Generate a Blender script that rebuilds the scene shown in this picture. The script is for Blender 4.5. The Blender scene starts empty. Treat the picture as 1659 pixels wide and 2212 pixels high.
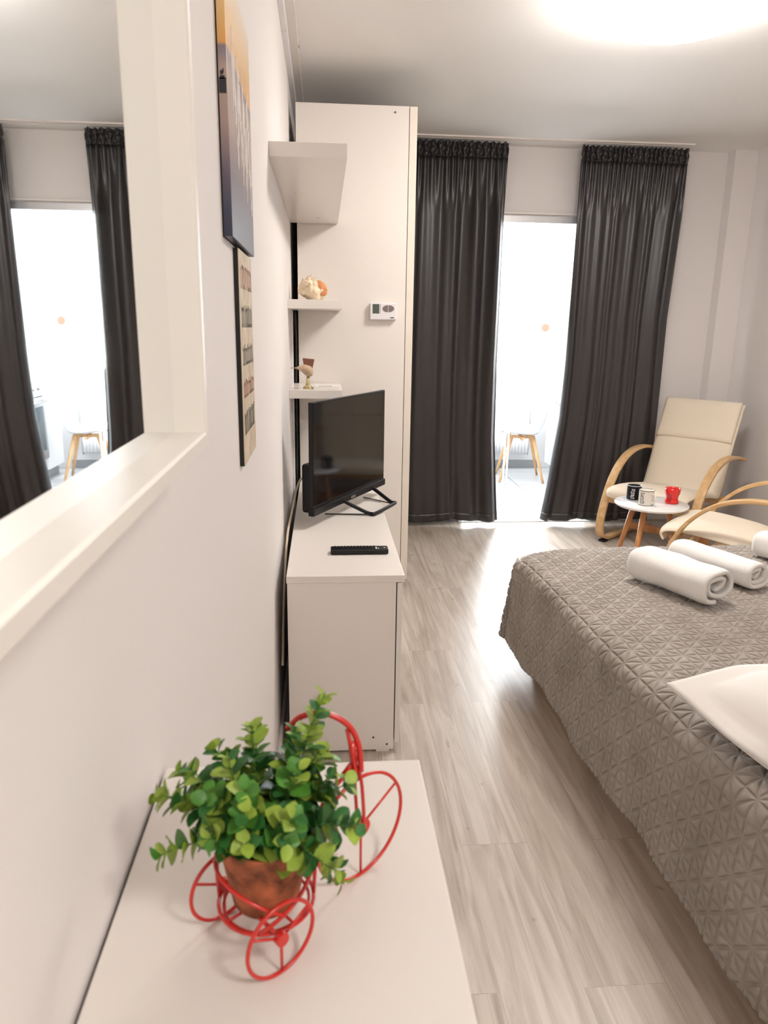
import bpy, bmesh, math, random
from mathutils import Vector, Matrix, noise
C = bpy.context.scene.collection
PI = math.pi
sc = bpy.context.scene

# ------------------------------------------------------------------ camera
cam_d = bpy.data.cameras.new('camera'); cam = bpy.data.objects.new('camera', cam_d); C.objects.link(cam)
X = Vector((0.9967, -0.0060, 0.0810)); Yv = Vector((-0.0797, -0.2460, 0.9660))
vy = Vector((698-829.5, 702-1106, 1585)).normalized()
vz = Vector((735-829.5, 7200-1106, 1585)).normalized(); vz = (vz-vy*vy.dot(vz)).normalized()
vx = vz.cross(vy); vx = vx if vx.x > 0 else -vx
up = -vz
right = Vector((vx.x, vy.x, up.x)); down = Vector((vx.y, vy.y, up.y)); fwd = Vector((vx.z, vy.z, up.z))
M = Matrix(((right.x, -down.x, -fwd.x, 0), (right.y, -down.y, -fwd.y, 0), (right.z, -down.z, -fwd.z, 1.42), (0, 0, 0, 1)))
cam.matrix_world = M
cam_d.sensor_fit = 'VERTICAL'; cam_d.sensor_height = 36; cam_d.sensor_width = 27
cam_d.lens = 1585/2212*36; cam_d.clip_start = .02
cam_d.dof.use_dof = True; cam_d.dof.focus_distance = 3.2; cam_d.dof.aperture_fstop = 13
sc.camera = cam
sc.view_settings.view_transform = 'Standard'; sc.view_settings.look = 'None'
sc.view_settings.gamma = 1; sc.view_settings.exposure = 0.80; sc.view_settings.use_curve_mapping = False

# ------------------------------------------------------------------ world and light
EM_LAMP = 24.5; E_WIN = 118; E_HALL = 30
w = bpy.data.worlds.new('world'); sc.world = w; w.use_nodes = True
w.node_tree.nodes['Background'].inputs[0].default_value = (.92, .96, 1, 1)
w.node_tree.nodes['Background'].inputs[1].default_value = 5.0

def area(name, loc, rot, sx, sy, e, col):
    l = bpy.data.lights.new(name, 'AREA'); l.shape = 'RECTANGLE'; l.size = sx; l.size_y = sy
    l.energy = e; l.color = col
    o = bpy.data.objects.new(name, l); C.objects.link(o); o.location = loc; o.rotation_euler = rot
    return o
area('window_daylight', (1.37, 7.455, 1.715), (PI/2, 0, PI), 1.50, 1.47, E_WIN, (.93, .97, 1.0)).rotation_euler = (-PI/2, 0, 0)

# ------------------------------------------------------------------ materials
MATS = {}
def mat(name, col, rough=.5, metal=0, sheen=0, spec=None, coat=0, em=0, trans=0, bump=None, vary=None, ior=None, sss=0):
    m = bpy.data.materials.new(name); m.use_nodes = True; nt = m.node_tree; b = nt.nodes['Principled BSDF']
    b.inputs['Base Color'].default_value = (*col, 1); b.inputs['Roughness'].default_value = rough
    b.inputs['Metallic'].default_value = metal
    if sheen: b.inputs['Sheen Weight'].default_value = sheen; b.inputs['Sheen Roughness'].default_value = .4
    if spec is not None: b.inputs['Specular IOR Level'].default_value = spec
    if coat: b.inputs['Coat Weight'].default_value = coat; b.inputs['Coat Roughness'].default_value = .08
    if em: b.inputs['Emission Color'].default_value = (*col, 1); b.inputs['Emission Strength'].default_value = em
    if trans: b.inputs['Transmission Weight'].default_value = trans
    if ior: b.inputs['IOR'].default_value = ior
    tc = nt.nodes.new('ShaderNodeTexCoord')
    if vary:                                   # (scale, amount)  slow tone variation that belongs to the surface
        n = nt.nodes.new('ShaderNodeTexNoise'); n.inputs['Scale'].default_value = vary[0]; n.inputs['Detail'].default_value = 4
        nt.links.new(tc.outputs['Object'], n.inputs['Vector'])
        r = nt.nodes.new('ShaderNodeMapRange'); r.inputs[3].default_value = 1-vary[1]; r.inputs[4].default_value = 1+vary[1]
        r.inputs[1].default_value = .3; r.inputs[2].default_value = .7
        nt.links.new(n.outputs[0], r.inputs[0])
        h = nt.nodes.new('ShaderNodeVectorMath'); h.operation = 'SCALE'; h.inputs[0].default_value = col
        nt.links.new(r.outputs[0], h.inputs['Scale']); nt.links.new(h.outputs[0], b.inputs['Base Color'])
    if bump:                                   # (scale, strength)
        n = nt.nodes.new('ShaderNodeTexNoise'); n.inputs['Scale'].default_value = bump[0]; n.inputs['Detail'].default_value = 3
        nt.links.new(tc.outputs['Object'], n.inputs['Vector'])
        bp = nt.nodes.new('ShaderNodeBump'); bp.inputs['Strength'].default_value = bump[1]; bp.inputs['Distance'].default_value = .002
        nt.links.new(n.outputs[0], bp.inputs['Height']); nt.links.new(bp.outputs[0], b.inputs['Normal'])
    MATS[name] = m
    return m
wall_m = mat('wall_paint', (.83, .79, .775), .7, bump=(180, .12))
ceil_m = mat('ceiling_paint', (.88, .86, .84), .75, bump=(150, .1))
kwall_m = mat('kitchen_paint', (.88, .88, .88), .7)
lam_m = mat('white_laminate', (.84, .79, .745), .28, bump=(300, .04))
lamw_m = mat('cream_laminate', (.82, .77, .72), .32, bump=(300, .05))
edge_m = mat('laminate_edge', (.82, .75, .66), .4)
frame_m = mat('mirror_frame_lacquer', (.84, .80, .74), .4)
mirror_m = mat('mirror_silver', (.93, .95, .95), .015, metal=1)
dark_m = mat('dark_gap', (.01, .009, .009), .8)
black_m = mat('black_plastic', (.006, .006, .008), .32, spec=.3)
screen_m = mat('tv_screen', (.003, .003, .004), .06, spec=.28)
curt_m = mat('curtain_satin', (.021, .018, .020), .38, sheen=.10, bump=(600, .05), spec=.7)
towel_m = mat('white_terry', (.86, .84, .82), .95, sheen=.3, bump=(500, .6))
pillow_m = mat('white_cotton', (.84, .81, .78), .85, bump=(25, .25))
canvas_m = mat('cream_canvas', (.84, .74, .60), .85, bump=(700, .25))
birch_m = None
red_m = mat('red_enamel', (.62, .022, .014), .3, coat=.3)
redmug_m = mat('red_glaze', (.75, .012, .010), .15, coat=.5)
white_m = mat('white_gloss', (.86, .86, .87), .18, coat=.3)
whitep_m = mat('white_plastic', (.82, .80, .82), .4)
enamel_m = mat('enamel_white', (.82, .76, .68), .25)
steel_m = mat('brushed_steel', (.55, .55, .55), .3, metal=1)
alu_m = mat('aluminium_profile', (.62, .62, .64), .35, metal=.6)
grey_m = mat('grey_button', (.20, .17, .16), .5)
lcd_m = mat('lcd', (.07, .09, .07), .3)
terra_m = mat('terracotta', (.36, .105, .04), .8, vary=(60, .75), bump=(120, .5))
soil_m = mat('dark_soil', (.02, .015, .01), .95, bump=(200, 1))
leafd_m = mat('leaf_green', (.030, .155, .028), .45, vary=(60, .35))
leafm_m = mat('leaf_mid', (.075, .24, .03), .45, vary=(60, .35))
leafl_m = mat('leaf_lime', (.30, .43, .055), .5, vary=(60, .25))
stem_m = mat('stem_green', (.10, .20, .05), .6)
shell_m = mat('shell_cream', (.80, .66, .48), .45, vary=(30, .2), bump=(60, .5))
shello_m = mat('shell_orange', (.72, .30, .12), .4)
birdb_m = mat('carved_wood_beige', (.55, .40, .28), .6, vary=(40, .2))
birdt_m = mat('carved_wood_brown', (.20, .075, .04), .5)
amber_m = mat('amber_glass', (.85, .72, .35), .15, trans=.6)
paper_m = mat('paper', (.86, .84, .80), .7)
ink_m = mat('ink', (.03, .03, .035), .6)
glass_m = mat('clear_glass', (.95, .98, .98), .03, trans=1, ior=1.45)
cable_m = mat('cable_black', (.01, .01, .01), .3)
cablew_m = mat('cable_cream', (.72, .60, .46), .5)
shade_m = mat('lamp_diffuser', (1.0, .945, .885), .5, em=EM_LAMP)
orange_m = mat('salmon_disc', (.42, .13, .085), .6)
count_m = mat('worktop_grey', (.42, .43, .44), .4)
cabw_m = mat('kitchen_cabinet_white', (.85, .86, .87), .35)
oven_m = mat('oven_glass', (.03, .06, .07), .12)
plinth_m = mat('plinth_grey', (.32, .33, .34), .5)
chrome_m = mat('chrome', (.7, .7, .7), .12, metal=1)

def wood(name, c1, c2, rough, scale, axis=0):
    m = bpy.data.materials.new(name); m.use_nodes = True; nt = m.node_tree; b = nt.nodes['Principled BSDF']
    tc = nt.nodes.new('ShaderNodeTexCoord'); mp = nt.nodes.new('ShaderNodeMapping')
    s = [scale*8]*3; s[axis] = scale
    mp.inputs['Scale'].default_value = s
    n = nt.nodes.new('ShaderNodeTexNoise'); n.inputs['Scale'].default_value = 3; n.inputs['Detail'].default_value = 6; n.inputs['Distortion'].default_value = .6
    r = nt.nodes.new('ShaderNodeValToRGB'); r.color_ramp.elements[0].position = .35; r.color_ramp.elements[1].position = .68
    r.color_ramp.elements[0].color = (*c1, 1); r.color_ramp.elements[1].color = (*c2, 1)
    nt.links.new(tc.outputs['Object'], mp.inputs[0]); nt.links.new(mp.outputs[0], n.inputs['Vector'])
    nt.links.new(n.outputs[0], r.inputs[0]); nt.links.new(r.outputs[0], b.inputs['Base Color'])
    b.inputs['Roughness'].default_value = rough
    return m
birch_m = wood('birch_veneer', (.60, .36, .16), (.74, .50, .26), .38, 1.5, 1)
beech_m = wood('beech_leg', (.50, .20, .07), (.66, .31, .12), .35, 2, 2)
oakleg_m = wood('oak_chair_leg', (.58, .32, .14), (.72, .44, .22), .45, 2, 2)

def floor_material():
    m = bpy.data.materials.new('grey_oak_laminate'); m.use_nodes = True; nt = m.node_tree; b = nt.nodes['Principled BSDF']
    L = nt.links.new; N = nt.nodes.new
    tc = N('ShaderNodeTexCoord'); mp = N('ShaderNodeMapping'); mp.inputs['Rotation'].default_value = (0, 0, PI/2)
    L(tc.outputs['Object'], mp.inputs[0])
    br = N('ShaderNodeTexBrick'); br.inputs['Scale'].default_value = 1; br.inputs['Brick Width'].default_value = 1.28
    br.inputs['Row Height'].default_value = .19; br.inputs['Mortar Size'].default_value = .0008; br.offset = .37
    br.inputs['Color1'].default_value = (.53, .465, .40, 1); br.inputs['Color2'].default_value = (.59, .525, .46, 1)
    br.inputs['Mortar'].default_value = (.40, .35, .30, 1)
    L(mp.outputs[0], br.inputs['Vector'])
    # grain: stretched along the boards, shifted per board by the brick tone
    m2 = N('ShaderNodeMapping'); m2.inputs['Scale'].default_value = (16, 1.1, 1)
    add = N('ShaderNodeVectorMath'); add.operation = 'ADD'; sclr = N('ShaderNodeVectorMath'); sclr.operation = 'SCALE'; sclr.inputs['Scale'].default_value = 40
    L(br.outputs['Color'], sclr.inputs[0]); L(tc.outputs['Object'], add.inputs[0]); L(sclr.outputs[0], add.inputs[1]); L(add.outputs[0], m2.inputs[0])
    n = N('ShaderNodeTexNoise'); n.inputs['Scale'].default_value = 1.5; n.inputs['Detail'].default_value = 8; n.inputs['Distortion'].default_value = 1.1; n.inputs['Roughness'].default_value = .6
    L(m2.outputs[0], n.inputs['Vector'])
    r = N('ShaderNodeValToRGB'); e = r.color_ramp.elements; e[0].position = .30; e[0].color = (.66, .60, .55, 1); e[1].position = .62; e[1].color = (1.08, 1.08, 1.08, 1)
    L(n.outputs[0], r.inputs[0])
    mx = N('ShaderNodeMix'); mx.data_type = 'RGBA'; mx.blend_type = 'MULTIPLY'; mx.inputs[0].default_value = 1
    L(br.outputs['Color'], mx.inputs[6]); L(r.outputs[0], mx.inputs[7])
    # knots: sparse dark dashes
    m3 = N('ShaderNodeMapping'); m3.inputs['Scale'].default_value = (9.0, 6.0, 1); L(tc.outputs['Object'], m3.inputs[0])
    v = N('ShaderNodeTexVoronoi'); v.inputs['Scale'].default_value = 1.0; nz = N('ShaderNodeTexNoise'); nz.inputs['Scale'].default_value = 9; L(tc.outputs['Object'], nz.inputs['Vector']); az = N('ShaderNodeVectorMath'); az.operation = 'MULTIPLY_ADD'; az.inputs[1].default_value = (.9, .9, 0); L(nz.outputs['Color'], az.inputs[0]); L(m3.outputs[0], az.inputs[2]); L(az.outputs[0], v.inputs['Vector'])
    r2 = N('ShaderNodeMapRange'); r2.inputs[1].default_value = .015; r2.inputs[2].default_value = .10; r2.inputs[3].default_value = .60; r2.inputs[4].default_value = 1; L(v.outputs['Distance'], r2.inputs[0])
    sc2 = N('ShaderNodeVectorMath'); sc2.operation = 'SCALE'; L(mx.outputs[2], sc2.inputs[0]); L(r2.outputs[0], sc2.inputs['Scale'])
    L(sc2.outputs[0], b.inputs['Base Color'])
    b.inputs['Roughness'].default_value = .36
    bp = N('ShaderNodeBump'); bp.inputs['Strength'].default_value = .08; bp.inputs['Distance'].default_value = .002
    L(n.outputs[0], bp.inputs['Height']); L(bp.outputs[0], b.inputs['Normal'])
    return m
floor_m = floor_material()
def tile_material():
    m = bpy.data.materials.new('pale_floor_tile'); m.use_nodes = True; nt = m.node_tree; b = nt.nodes['Principled BSDF']
    L = nt.links.new; N = nt.nodes.new
    tc = N('ShaderNodeTexCoord'); br = N('ShaderNodeTexBrick'); br.offset = 0; br.inputs['Scale'].default_value = 1
    br.inputs['Brick Width'].default_value = .6; br.inputs['Row Height'].default_value = .6; br.inputs['Mortar Size'].default_value = .004
    br.inputs['Color1'].default_value = (.62, .63, .64, 1); br.inputs['Color2'].default_value = (.66, .67, .68, 1); br.inputs['Mortar'].default_value = (.25, .25, .25, 1)
    L(tc.outputs['Object'], br.inputs['Vector']); L(br.outputs['Color'], b.inputs['Base Color']); b.inputs['Roughness'].default_value = .2
    return m
tile_m = tile_material()

def quilt_material():
    m = bpy.data.materials.new('taupe_velvet_quilt'); m.use_nodes = True; nt = m.node_tree; b = nt.nodes['Principled BSDF']
    L = nt.links.new; N = nt.nodes.new
    uv = N('ShaderNodeUVMap'); uv.uv_map = 'UVMap'; sep = N('ShaderNodeSeparateXYZ'); L(uv.outputs[0], sep.inputs[0])
    def mth(op, a, bb=None):
        n = N('ShaderNodeMath'); n.operation = op
        for i, x in enumerate((a, bb)):
            if x is None: continue
            if isinstance(x, (int, float)): n.inputs[i].default_value = x
            else: L(x, n.inputs[i])
        return n.outputs[0]
    u, v = sep.outputs[0], sep.outputs[1]
    P = QP
    ds = [mth('PINGPONG', u, P/2), mth('PINGPONG', v, P/2),
          mth('MULTIPLY', mth('PINGPONG', mth('ADD', u, v), P), .7071),
          mth('MULTIPLY', mth('PINGPONG', mth('SUBTRACT', u, v), P), .7071)]
    d = mth('MINIMUM', mth('MINIMUM', ds[0], ds[1]), mth('MINIMUM', ds[2], ds[3]))
    mr = N('ShaderNodeMapRange'); mr.inputs[1].default_value = 0; mr.inputs[2].default_value = .007; mr.interpolation_type = 'SMOOTHSTEP'; L(d, mr.inputs[0])
    no = N('ShaderNodeTexNoise'); no.inputs['Scale'].default_value = 14; no.inputs['Detail'].default_value = 5; L(uv.outputs[0], no.inputs['Vector'])
    h = mth('ADD', mr.outputs[0], mth('MULTIPLY', no.outputs[0], .6))
    bp = N('ShaderNodeBump'); bp.inputs['Strength'].default_value = 1; bp.inputs['Distance'].default_value = .004; L(h, bp.inputs['Height'])
    L(bp.outputs[0], b.inputs['Normal'])
    n2 = N('ShaderNodeTexNoise'); n2.inputs['Scale'].default_value = 5; n2.inputs['Detail'].default_value = 6; L(uv.outputs[0], n2.inputs['Vector'])
    r = N('ShaderNodeValToRGB'); e = r.color_ramp.elements; e[0].position = .3; e[0].color = (.30, .26, .225, 1); e[1].position = .7; e[1].color = (.42, .375, .335, 1)
    L(n2.outputs[0], r.inputs[0]); L(r.outputs[0], b.inputs['Base Color'])
    b.inputs['Roughness'].default_value = .7; b.inputs['Specular IOR Level'].default_value = .25; b.inputs['Sheen Weight'].default_value = .35; b.inputs['Sheen Roughness'].default_value = .35
    b.inputs['Sheen Tint'].default_value = (.85, .80, .76, 1)
    return m
QP = .0445
quilt_m = quilt_material()

def sunset_material():
    # canvas print: orange sky over a violet sea; UV x across, y up
    m = bpy.data.materials.new('sunset_print'); m.use_nodes = True; nt = m.node_tree; b = nt.nodes['Principled BSDF']
    L = nt.links.new; N = nt.nodes.new
    tc = N('ShaderNodeTexCoord'); sep = N('ShaderNodeSeparateXYZ'); L(tc.outputs['Object'], sep.inputs[0])
    mr = N('ShaderNodeMapRange'); mr.inputs[1].default_value = 0; mr.inputs[2].default_value = .40; L(sep.outputs[2], mr.inputs[0])
    r = N('ShaderNodeValToRGB'); cr = r.color_ramp
    stops = [(0, (.035, .04, .075)), (.10, (.06, .065, .11)), (.25, (.16, .13, .17)), (.42, (.42, .31, .28)), (.60, (.50, .38, .33)), (.655, (.30, .25, .28)), (.675, (.28, .23, .25)), (.685, (.80, .42, .12)), (.80, (.86, .56, .24)), (1, (.82, .70, .55))]
    cr.elements[0].position = 0; cr.elements[0].color = (*stops[0][1], 1); cr.elements[1].position = 1; cr.elements[1].color = (*stops[-1][1], 1)
    for p, c in stops[1:-1]:
        e = cr.elements.new(p); e.color = (*c, 1)
    L(mr.outputs[0], r.inputs[0]); L(r.outputs[0], b.inputs['Base Color']); b.inputs['Roughness'].default_value = .35
    return m
sunset_m = sunset_material()
def text_material():
    # cream sign board: rows of faded lettering-like strokes
    m = bpy.data.materials.new('aged_sign_board'); m.use_nodes = True; nt = m.node_tree; b = nt.nodes['Principled BSDF']
    L = nt.links.new; N = nt.nodes.new
    tc = N('ShaderNodeTexCoord')
    n = N('ShaderNodeTexNoise'); n.inputs['Scale'].default_value = 18; n.inputs['Detail'].default_value = 6; L(tc.outputs['Object'], n.inputs['Vector'])
    r = N('ShaderNodeValToRGB'); e = r.color_ramp.elements; e[0].position = .3; e[0].color = (.50, .38, .25, 1); e[1].position = .65; e[1].color = (.70, .60, .45, 1)
    L(n.outputs[0], r.inputs[0]); L(r.outputs[0], b.inputs['Base Color']); b.inputs['Roughness'].default_value = .6
    return m
board_m = text_material()
tgrey_m = mat('faded_grey_lettering', (.30, .29, .26), .7, vary=(70, .3))
tpink_m = mat('faded_rose_lettering', (.52, .32, .25), .7, vary=(70, .25))
tdark_m = mat('dark_lettering', (.10, .10, .085), .7, vary=(70, .3))
scriptw_m = mat('white_script', (.86, .82, .80), .6)

# ------------------------------------------------------------------ mesh helpers
def finish(name, bm, m, parent=None, smooth=False, bevel=0, sub=0, seg=2, solid=0):
    bmesh.ops.recalc_face_normals(bm, faces=bm.faces)
    me = bpy.data.meshes.new(name); bm.to_mesh(me); bm.free()
    ms = m if isinstance(m, (list, tuple)) else [m]
    for x in ms: me.materials.append(x)
    o = bpy.data.objects.new(name, me); C.objects.link(o)
    if parent: o.parent = parent
    if smooth:
        for p in me.polygons: p.use_smooth = True
    if solid:
        s = o.modifiers.new('solid', 'SOLIDIFY'); s.thickness = solid; s.offset = 0
    if bevel:
        b = o.modifiers.new('bevel', 'BEVEL'); b.width = bevel; b.segments = seg; b.limit_method = 'ANGLE'
    if sub:
        s = o.modifiers.new('sub', 'SUBSURF'); s.levels = sub; s.render_levels = sub
    return o
def BM(): return bmesh.new()
def box(bm, a, b, mi=0):
    x0, y0, z0 = a; x1, y1, z1 = b
    v = [bm.verts.new(p) for p in ((x0,y0,z0),(x1,y0,z0),(x1,y1,z0),(x0,y1,z0),(x0,y0,z1),(x1,y0,z1),(x1,y1,z1),(x0,y1,z1))]
    for q in ((0,3,2,1),(4,5,6,7),(0,1,5,4),(1,2,6,5),(2,3,7,6),(3,0,4,7)):
        f = bm.faces.new([v[i] for i in q]); f.material_index = mi
    return v
def boxo(name, a, b, m, parent=None, bevel=.001):
    bm = BM(); box(bm, a, b); return finish(name, bm, m, parent, bevel=bevel)
def tube(bm, pts, r, n=8, closed=False, mi=0, caps=True):
    pts = [Vector(p) for p in pts]; k = len(pts); rings = []
    rr = r if isinstance(r, (list, tuple)) else [r]*k
    up0 = Vector((0, 0, 1)); prev = None
    for i, p in enumerate(pts):
        if closed: t = pts[(i+1) % k]-pts[i-1]
        else: t = pts[min(i+1, k-1)]-pts[max(i-1, 0)]
        t = t.normalized() if t.length > 1e-9 else Vector((0, 0, 1))
        if prev is None:
            a = t.cross(up0)
            if a.length < 1e-3: a = t.cross(Vector((1, 0, 0)))
        else:
            a = prev-t*prev.dot(t)
        a = a.normalized(); prev = a; b = t.cross(a)
        rings.append([bm.verts.new(p+(a*math.cos(2*PI*j/n)+b*math.sin(2*PI*j/n))*rr[i]) for j in range(n)])
    for i in range(k if closed else k-1):
        A, B = rings[i], rings[(i+1) % k]
        if closed and i == k-1:
            off = min(range(n), key=lambda s: (A[0].co-B[s].co).length)
        else: off = 0
        for j in range(n):
            f = bm.faces.new((A[j], A[(j+1) % n], B[(j+1+off) % n], B[(j+off) % n])); f.smooth = True; f.material_index = mi
    if not closed and caps:
        bm.faces.new(rings[0]).material_index = mi; bm.faces.new(rings[-1]).material_index = mi
def lathe(bm, prof, n=32, c=(0, 0, 0), mi=0):
    rings = []
    for r, z in prof:
        if r < 1e-6: rings.append([bm.verts.new((c[0], c[1], c[2]+z))])
        else: rings.append([bm.verts.new((c[0]+r*math.cos(2*PI*j/n), c[1]+r*math.sin(2*PI*j/n), c[2]+z)) for j in range(n)])
    for A, B in zip(rings[:-1], rings[1:]):
        for j in range(n):
            a = [A[j % len(A)], A[(j+1) % n % len(A)] if len(A) > 1 else None, B[(j+1) % n] if len(B) > 1 else None, B[j % len(B)]]
            a = [x for x in a if x is not None]
            if len(A) == 1: a = [A[0], B[(j+1) % n], B[j]]
            elif len(B) == 1: a = [A[j], A[(j+1) % n], B[0]]
            if len(set(a)) > 2:
                f = bm.faces.new(a); f.smooth = True; f.material_index = mi
def spline(pts, n=10, closed=False):
    pts = [Vector(p) for p in pts]; out = []; k = len(pts)
    for i in range(k if closed else k-1):
        g = lambda j: pts[j % k] if closed else pts[max(0, min(k-1, j))]
        p0, p1, p2, p3 = g(i-1), g(i), g(i+1), g(i+2)
        for s in range(n):
            t = s/n
            out.append(.5*((2*p1)+(p2-p0)*t+(2*p0-5*p1+4*p2-p3)*t*t+(3*p1-p0-3*p2+p3)*t**3))
    if not closed: out.append(pts[-1])
    return out
def strip(bm, path, x0, x1, th, mi=0):
    # laminated strip: path of (y, z), between x0 and x1, thickness th centred on the path
    P2 = [Vector((0, p[0], p[1])) for p in path]; k = len(P2); rows = []
    for i, p in enumerate(P2):
        t = (P2[min(i+1, k-1)]-P2[max(i-1, 0)]).normalized(); nn = Vector((0, -t.z, t.y))
        a, b = p+nn*th/2, p-nn*th/2
        rows.append([bm.verts.new((x0, a.y, a.z)), bm.verts.new((x1, a.y, a.z)), bm.verts.new((x1, b.y, b.z)), bm.verts.new((x0, b.y, b.z))])
    for A, B in zip(rows[:-1], rows[1:]):
        for j in range(4):
            f = bm.faces.new((A[j], A[(j+1) % 4], B[(j+1) % 4], B[j])); f.material_index = mi; f.smooth = True
    bm.faces.new(rows[0]).material_index = mi; bm.faces.new(rows[-1]).material_index = mi
def grid(bm, f, nu, nv, mi=0, uvf=None):
    vs = [[bm.verts.new(f(i/nu, j/nv)) for j in range(nv+1)] for i in range(nu+1)]
    uvl = bm.loops.layers.uv.new('UVMap') if uvf else None
    for i in range(nu):
        for j in range(nv):
            fc = bm.faces.new((vs[i][j], vs[i+1][j], vs[i+1][j+1], vs[i][j+1])); fc.smooth = True; fc.material_index = mi
            if uvl:
                for l, (a, b) in zip(fc.loops, ((i, j), (i+1, j), (i+1, j+1), (i, j+1))): l[uvl].uv = uvf(a/nu, b/nv)
    return vs
def thing(name, label, cat, loc=(0, 0, 0), rz=0, group=None):
    o = bpy.data.objects.new(name, None); C.objects.link(o); o.empty_display_size = .1
    o.location = loc; o.rotation_euler = (0, 0, rz); o['label'] = label; o['category'] = cat
    if group: o['group'] = group
    return o
def tag(o, label, cat, group=None):
    o['label'] = label; o['category'] = cat
    if group: o['group'] = group
    return o
def struct(name, bm, m, bevel=0, parent=None):
    o = finish(name, bm, m, parent, bevel=bevel)
    if not parent: o['kind'] = 'structure'
    return o
def sbox(name, *boxes, m, bevel=0):
    bm = BM()
    for a, b in boxes: box(bm, a, b)
    return struct(name, bm, m, bevel)
def copy_thing(root, loc, rz, label, group=None):
    r = root.copy(); C.objects.link(r); r.location = loc; r.rotation_euler = (0, 0, rz); r['label'] = label
    if group: r['group'] = group
    for ch in list(root.children):
        c = ch.copy(); C.objects.link(c); c.parent = r
        for g in list(ch.children):
            d = g.copy(); C.objects.link(d); d.parent = c
    return r

# ------------------------------------------------------------------ the room
WX = -.158; RX = 2.95; FY = 5.30; NY = -1.9; CZ = 2.61; KY = 7.45
sbox('floor', ((WX-.1, NY, -.1), (RX+.1, FY-.02, 0)), m=floor_m)
sbox('ceiling', ((WX-.1, NY, CZ), (RX+.1, FY+.12, CZ+.1)), m=ceil_m)
sbox('wall_left', ((WX-.12, NY, 0), (WX, FY+.12, CZ)), m=wall_m)
sbox('wall_right', ((RX, NY, 0), (RX+.12, FY+.12, CZ)), m=wall_m)
sbox('wall_near', ((WX-.12, NY-.12, 0), (RX+.12, NY, CZ)), m=wall_m)
DX0, DX1, DZ = 1.0, 2.02, 2.168
sbox('wall_far', ((WX, FY, 0), (DX0, FY+.12, CZ)), ((DX1, FY, 0), (RX, FY+.12, CZ)), ((DX0, FY, DZ), (DX1, FY+.12, CZ)),
     ((2.79, FY-.10, 0), (RX, FY, CZ)), m=wall_m)
sbox('baseboard_left', ((WX, .9, 0), (WX+.012, 5.3, .06)), m=lam_m, bevel=.002)
sbox('baseboard_far', ((DX1+.04, FY-.012, 0), (2.79, FY, .06)), m=lam_m, bevel=.002)
sbox('baseboard_right', ((RX-.012, .0, 0), (RX, FY-.10, .06)), m=lam_m, bevel=.002)
# kitchen beyond the opening
KX0, KX1 = .55, 2.85
sbox('floor_kitchen', ((KX0-.1, FY-.02, -.1), (KX1+.1, KY+.1, -.002)), m=tile_m)
sbox('ceiling_kitchen', ((KX0-.1, FY+.12, CZ), (KX1+.1, KY+.1, CZ+.1)), m=kwall_m)
sbox('wall_kitchen_left', ((KX0-.1, FY+.12, 0), (KX0, KY, CZ)), m=kwall_m)
sbox('wall_kitchen_right', ((KX1, FY+.12, 0), (KX1+.1, KY, CZ)), m=kwall_m)
W0, W1, WZ0, WZ1 = .62, 2.12, .98, 2.45
sbox('wall_kitchen_far', ((KX0, KY, 0), (KX1, KY+.12, WZ0)), ((KX0, KY, WZ1), (KX1, KY+.12, CZ)), ((KX0, KY, WZ0), (W0, KY+.12, WZ1)),
     ((W1, KY, WZ0), (KX1, KY+.12, WZ1)), m=kwall_m)
sbox('baseboard_kitchen', ((KX0, KY-.012, 0), (2.24, KY, .08)), m=plinth_m)
# kitchen window
bm = BM()
for a, b in (((W0, KY+.02, WZ0), (W0+.06, KY+.08, WZ1)), ((W1-.06, KY+.02, WZ0), (W1, KY+.08, WZ1)), ((W0+.06, KY+.02, WZ0), (W1-.06, KY+.08, WZ0+.06)),
             ((W0+.06, KY+.02, WZ1-.06), (W1-.06, KY+.08, WZ1)), ((1.34, KY+.025, WZ0+.06), (1.41, KY+.075, WZ1-.06))): box(bm, a, b)
win = struct('window_1', bm, white_m, .004)
boxo('window_pane', (W0+.06, KY+.045, WZ0+.06), (W1-.06, KY+.051, WZ1-.06), glass_m, win, 0)
boxo('window_sill', (W0-.05, KY-.16, WZ0-.03), (W1+.05, KY+.02, WZ0), white_m, win, .003)
boxo('window_stay', (1.99, KY-.05, WZ0+.002), (2.06, KY-.035, WZ0+.018), grey_m, win, .002)
boxo('window_handle', (1.365, KY-.02, 1.55), (1.385, KY+.02, 1.67), steel_m, win, .003)
# aluminium door frame of the opening
bm = BM()
box(bm, (DX0, FY-.012, DZ-.045), (DX1, FY+.10, DZ)); box(bm, (DX0, FY-.006, 0), (DX0+.04, FY+.10, DZ-.0455)); box(bm, (DX1-.04, FY-.006, 0), (DX1, FY+.10, DZ-.0455))
dr = struct('door_1', bm, alu_m, .002)
boxo('door_track', (DX0, FY-.016, 2.176), (DX1, FY-.001, 2.190), lam_m, dr, .001)
boxo('threshold', (DX0, FY-.05, 0), (DX1, FY+.02, .006), white_m, dr, .002)
boxo('floor_pivot', (1.24, FY+.02, 0), (1.31, FY+.08, .07), alu_m, dr, .003)

# ceiling edge: two cable trunkings along the left wall
t = thing('cable_trunking', 'white plastic cable trunking running along the ceiling edge above the wardrobe', 'cable trunking')
boxo('wall_channel', (WX, -.6, 2.545), (WX+.022, 5.28, CZ), whitep_m, t, .002)
boxo('ceiling_channel', (WX+.022, -.6, CZ-.022), (WX+.058, 5.28, CZ), lamw_m, t, .002)
boxo('joint_cover', (WX+.0, 3.28, 2.541), (WX+.0235, 3.30, CZ-.022), lamw_m, t, .001)
boxo('screw_cap', (WX+.0575, 3.62, CZ-.016), (WX+.0595, 3.64, CZ-.008), ink_m, t, 0)

boxo('wall_conduit', (WX, 3.70, .30), (WX+.012, 3.715, 1.485), whitep_m, t, .002)

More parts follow.
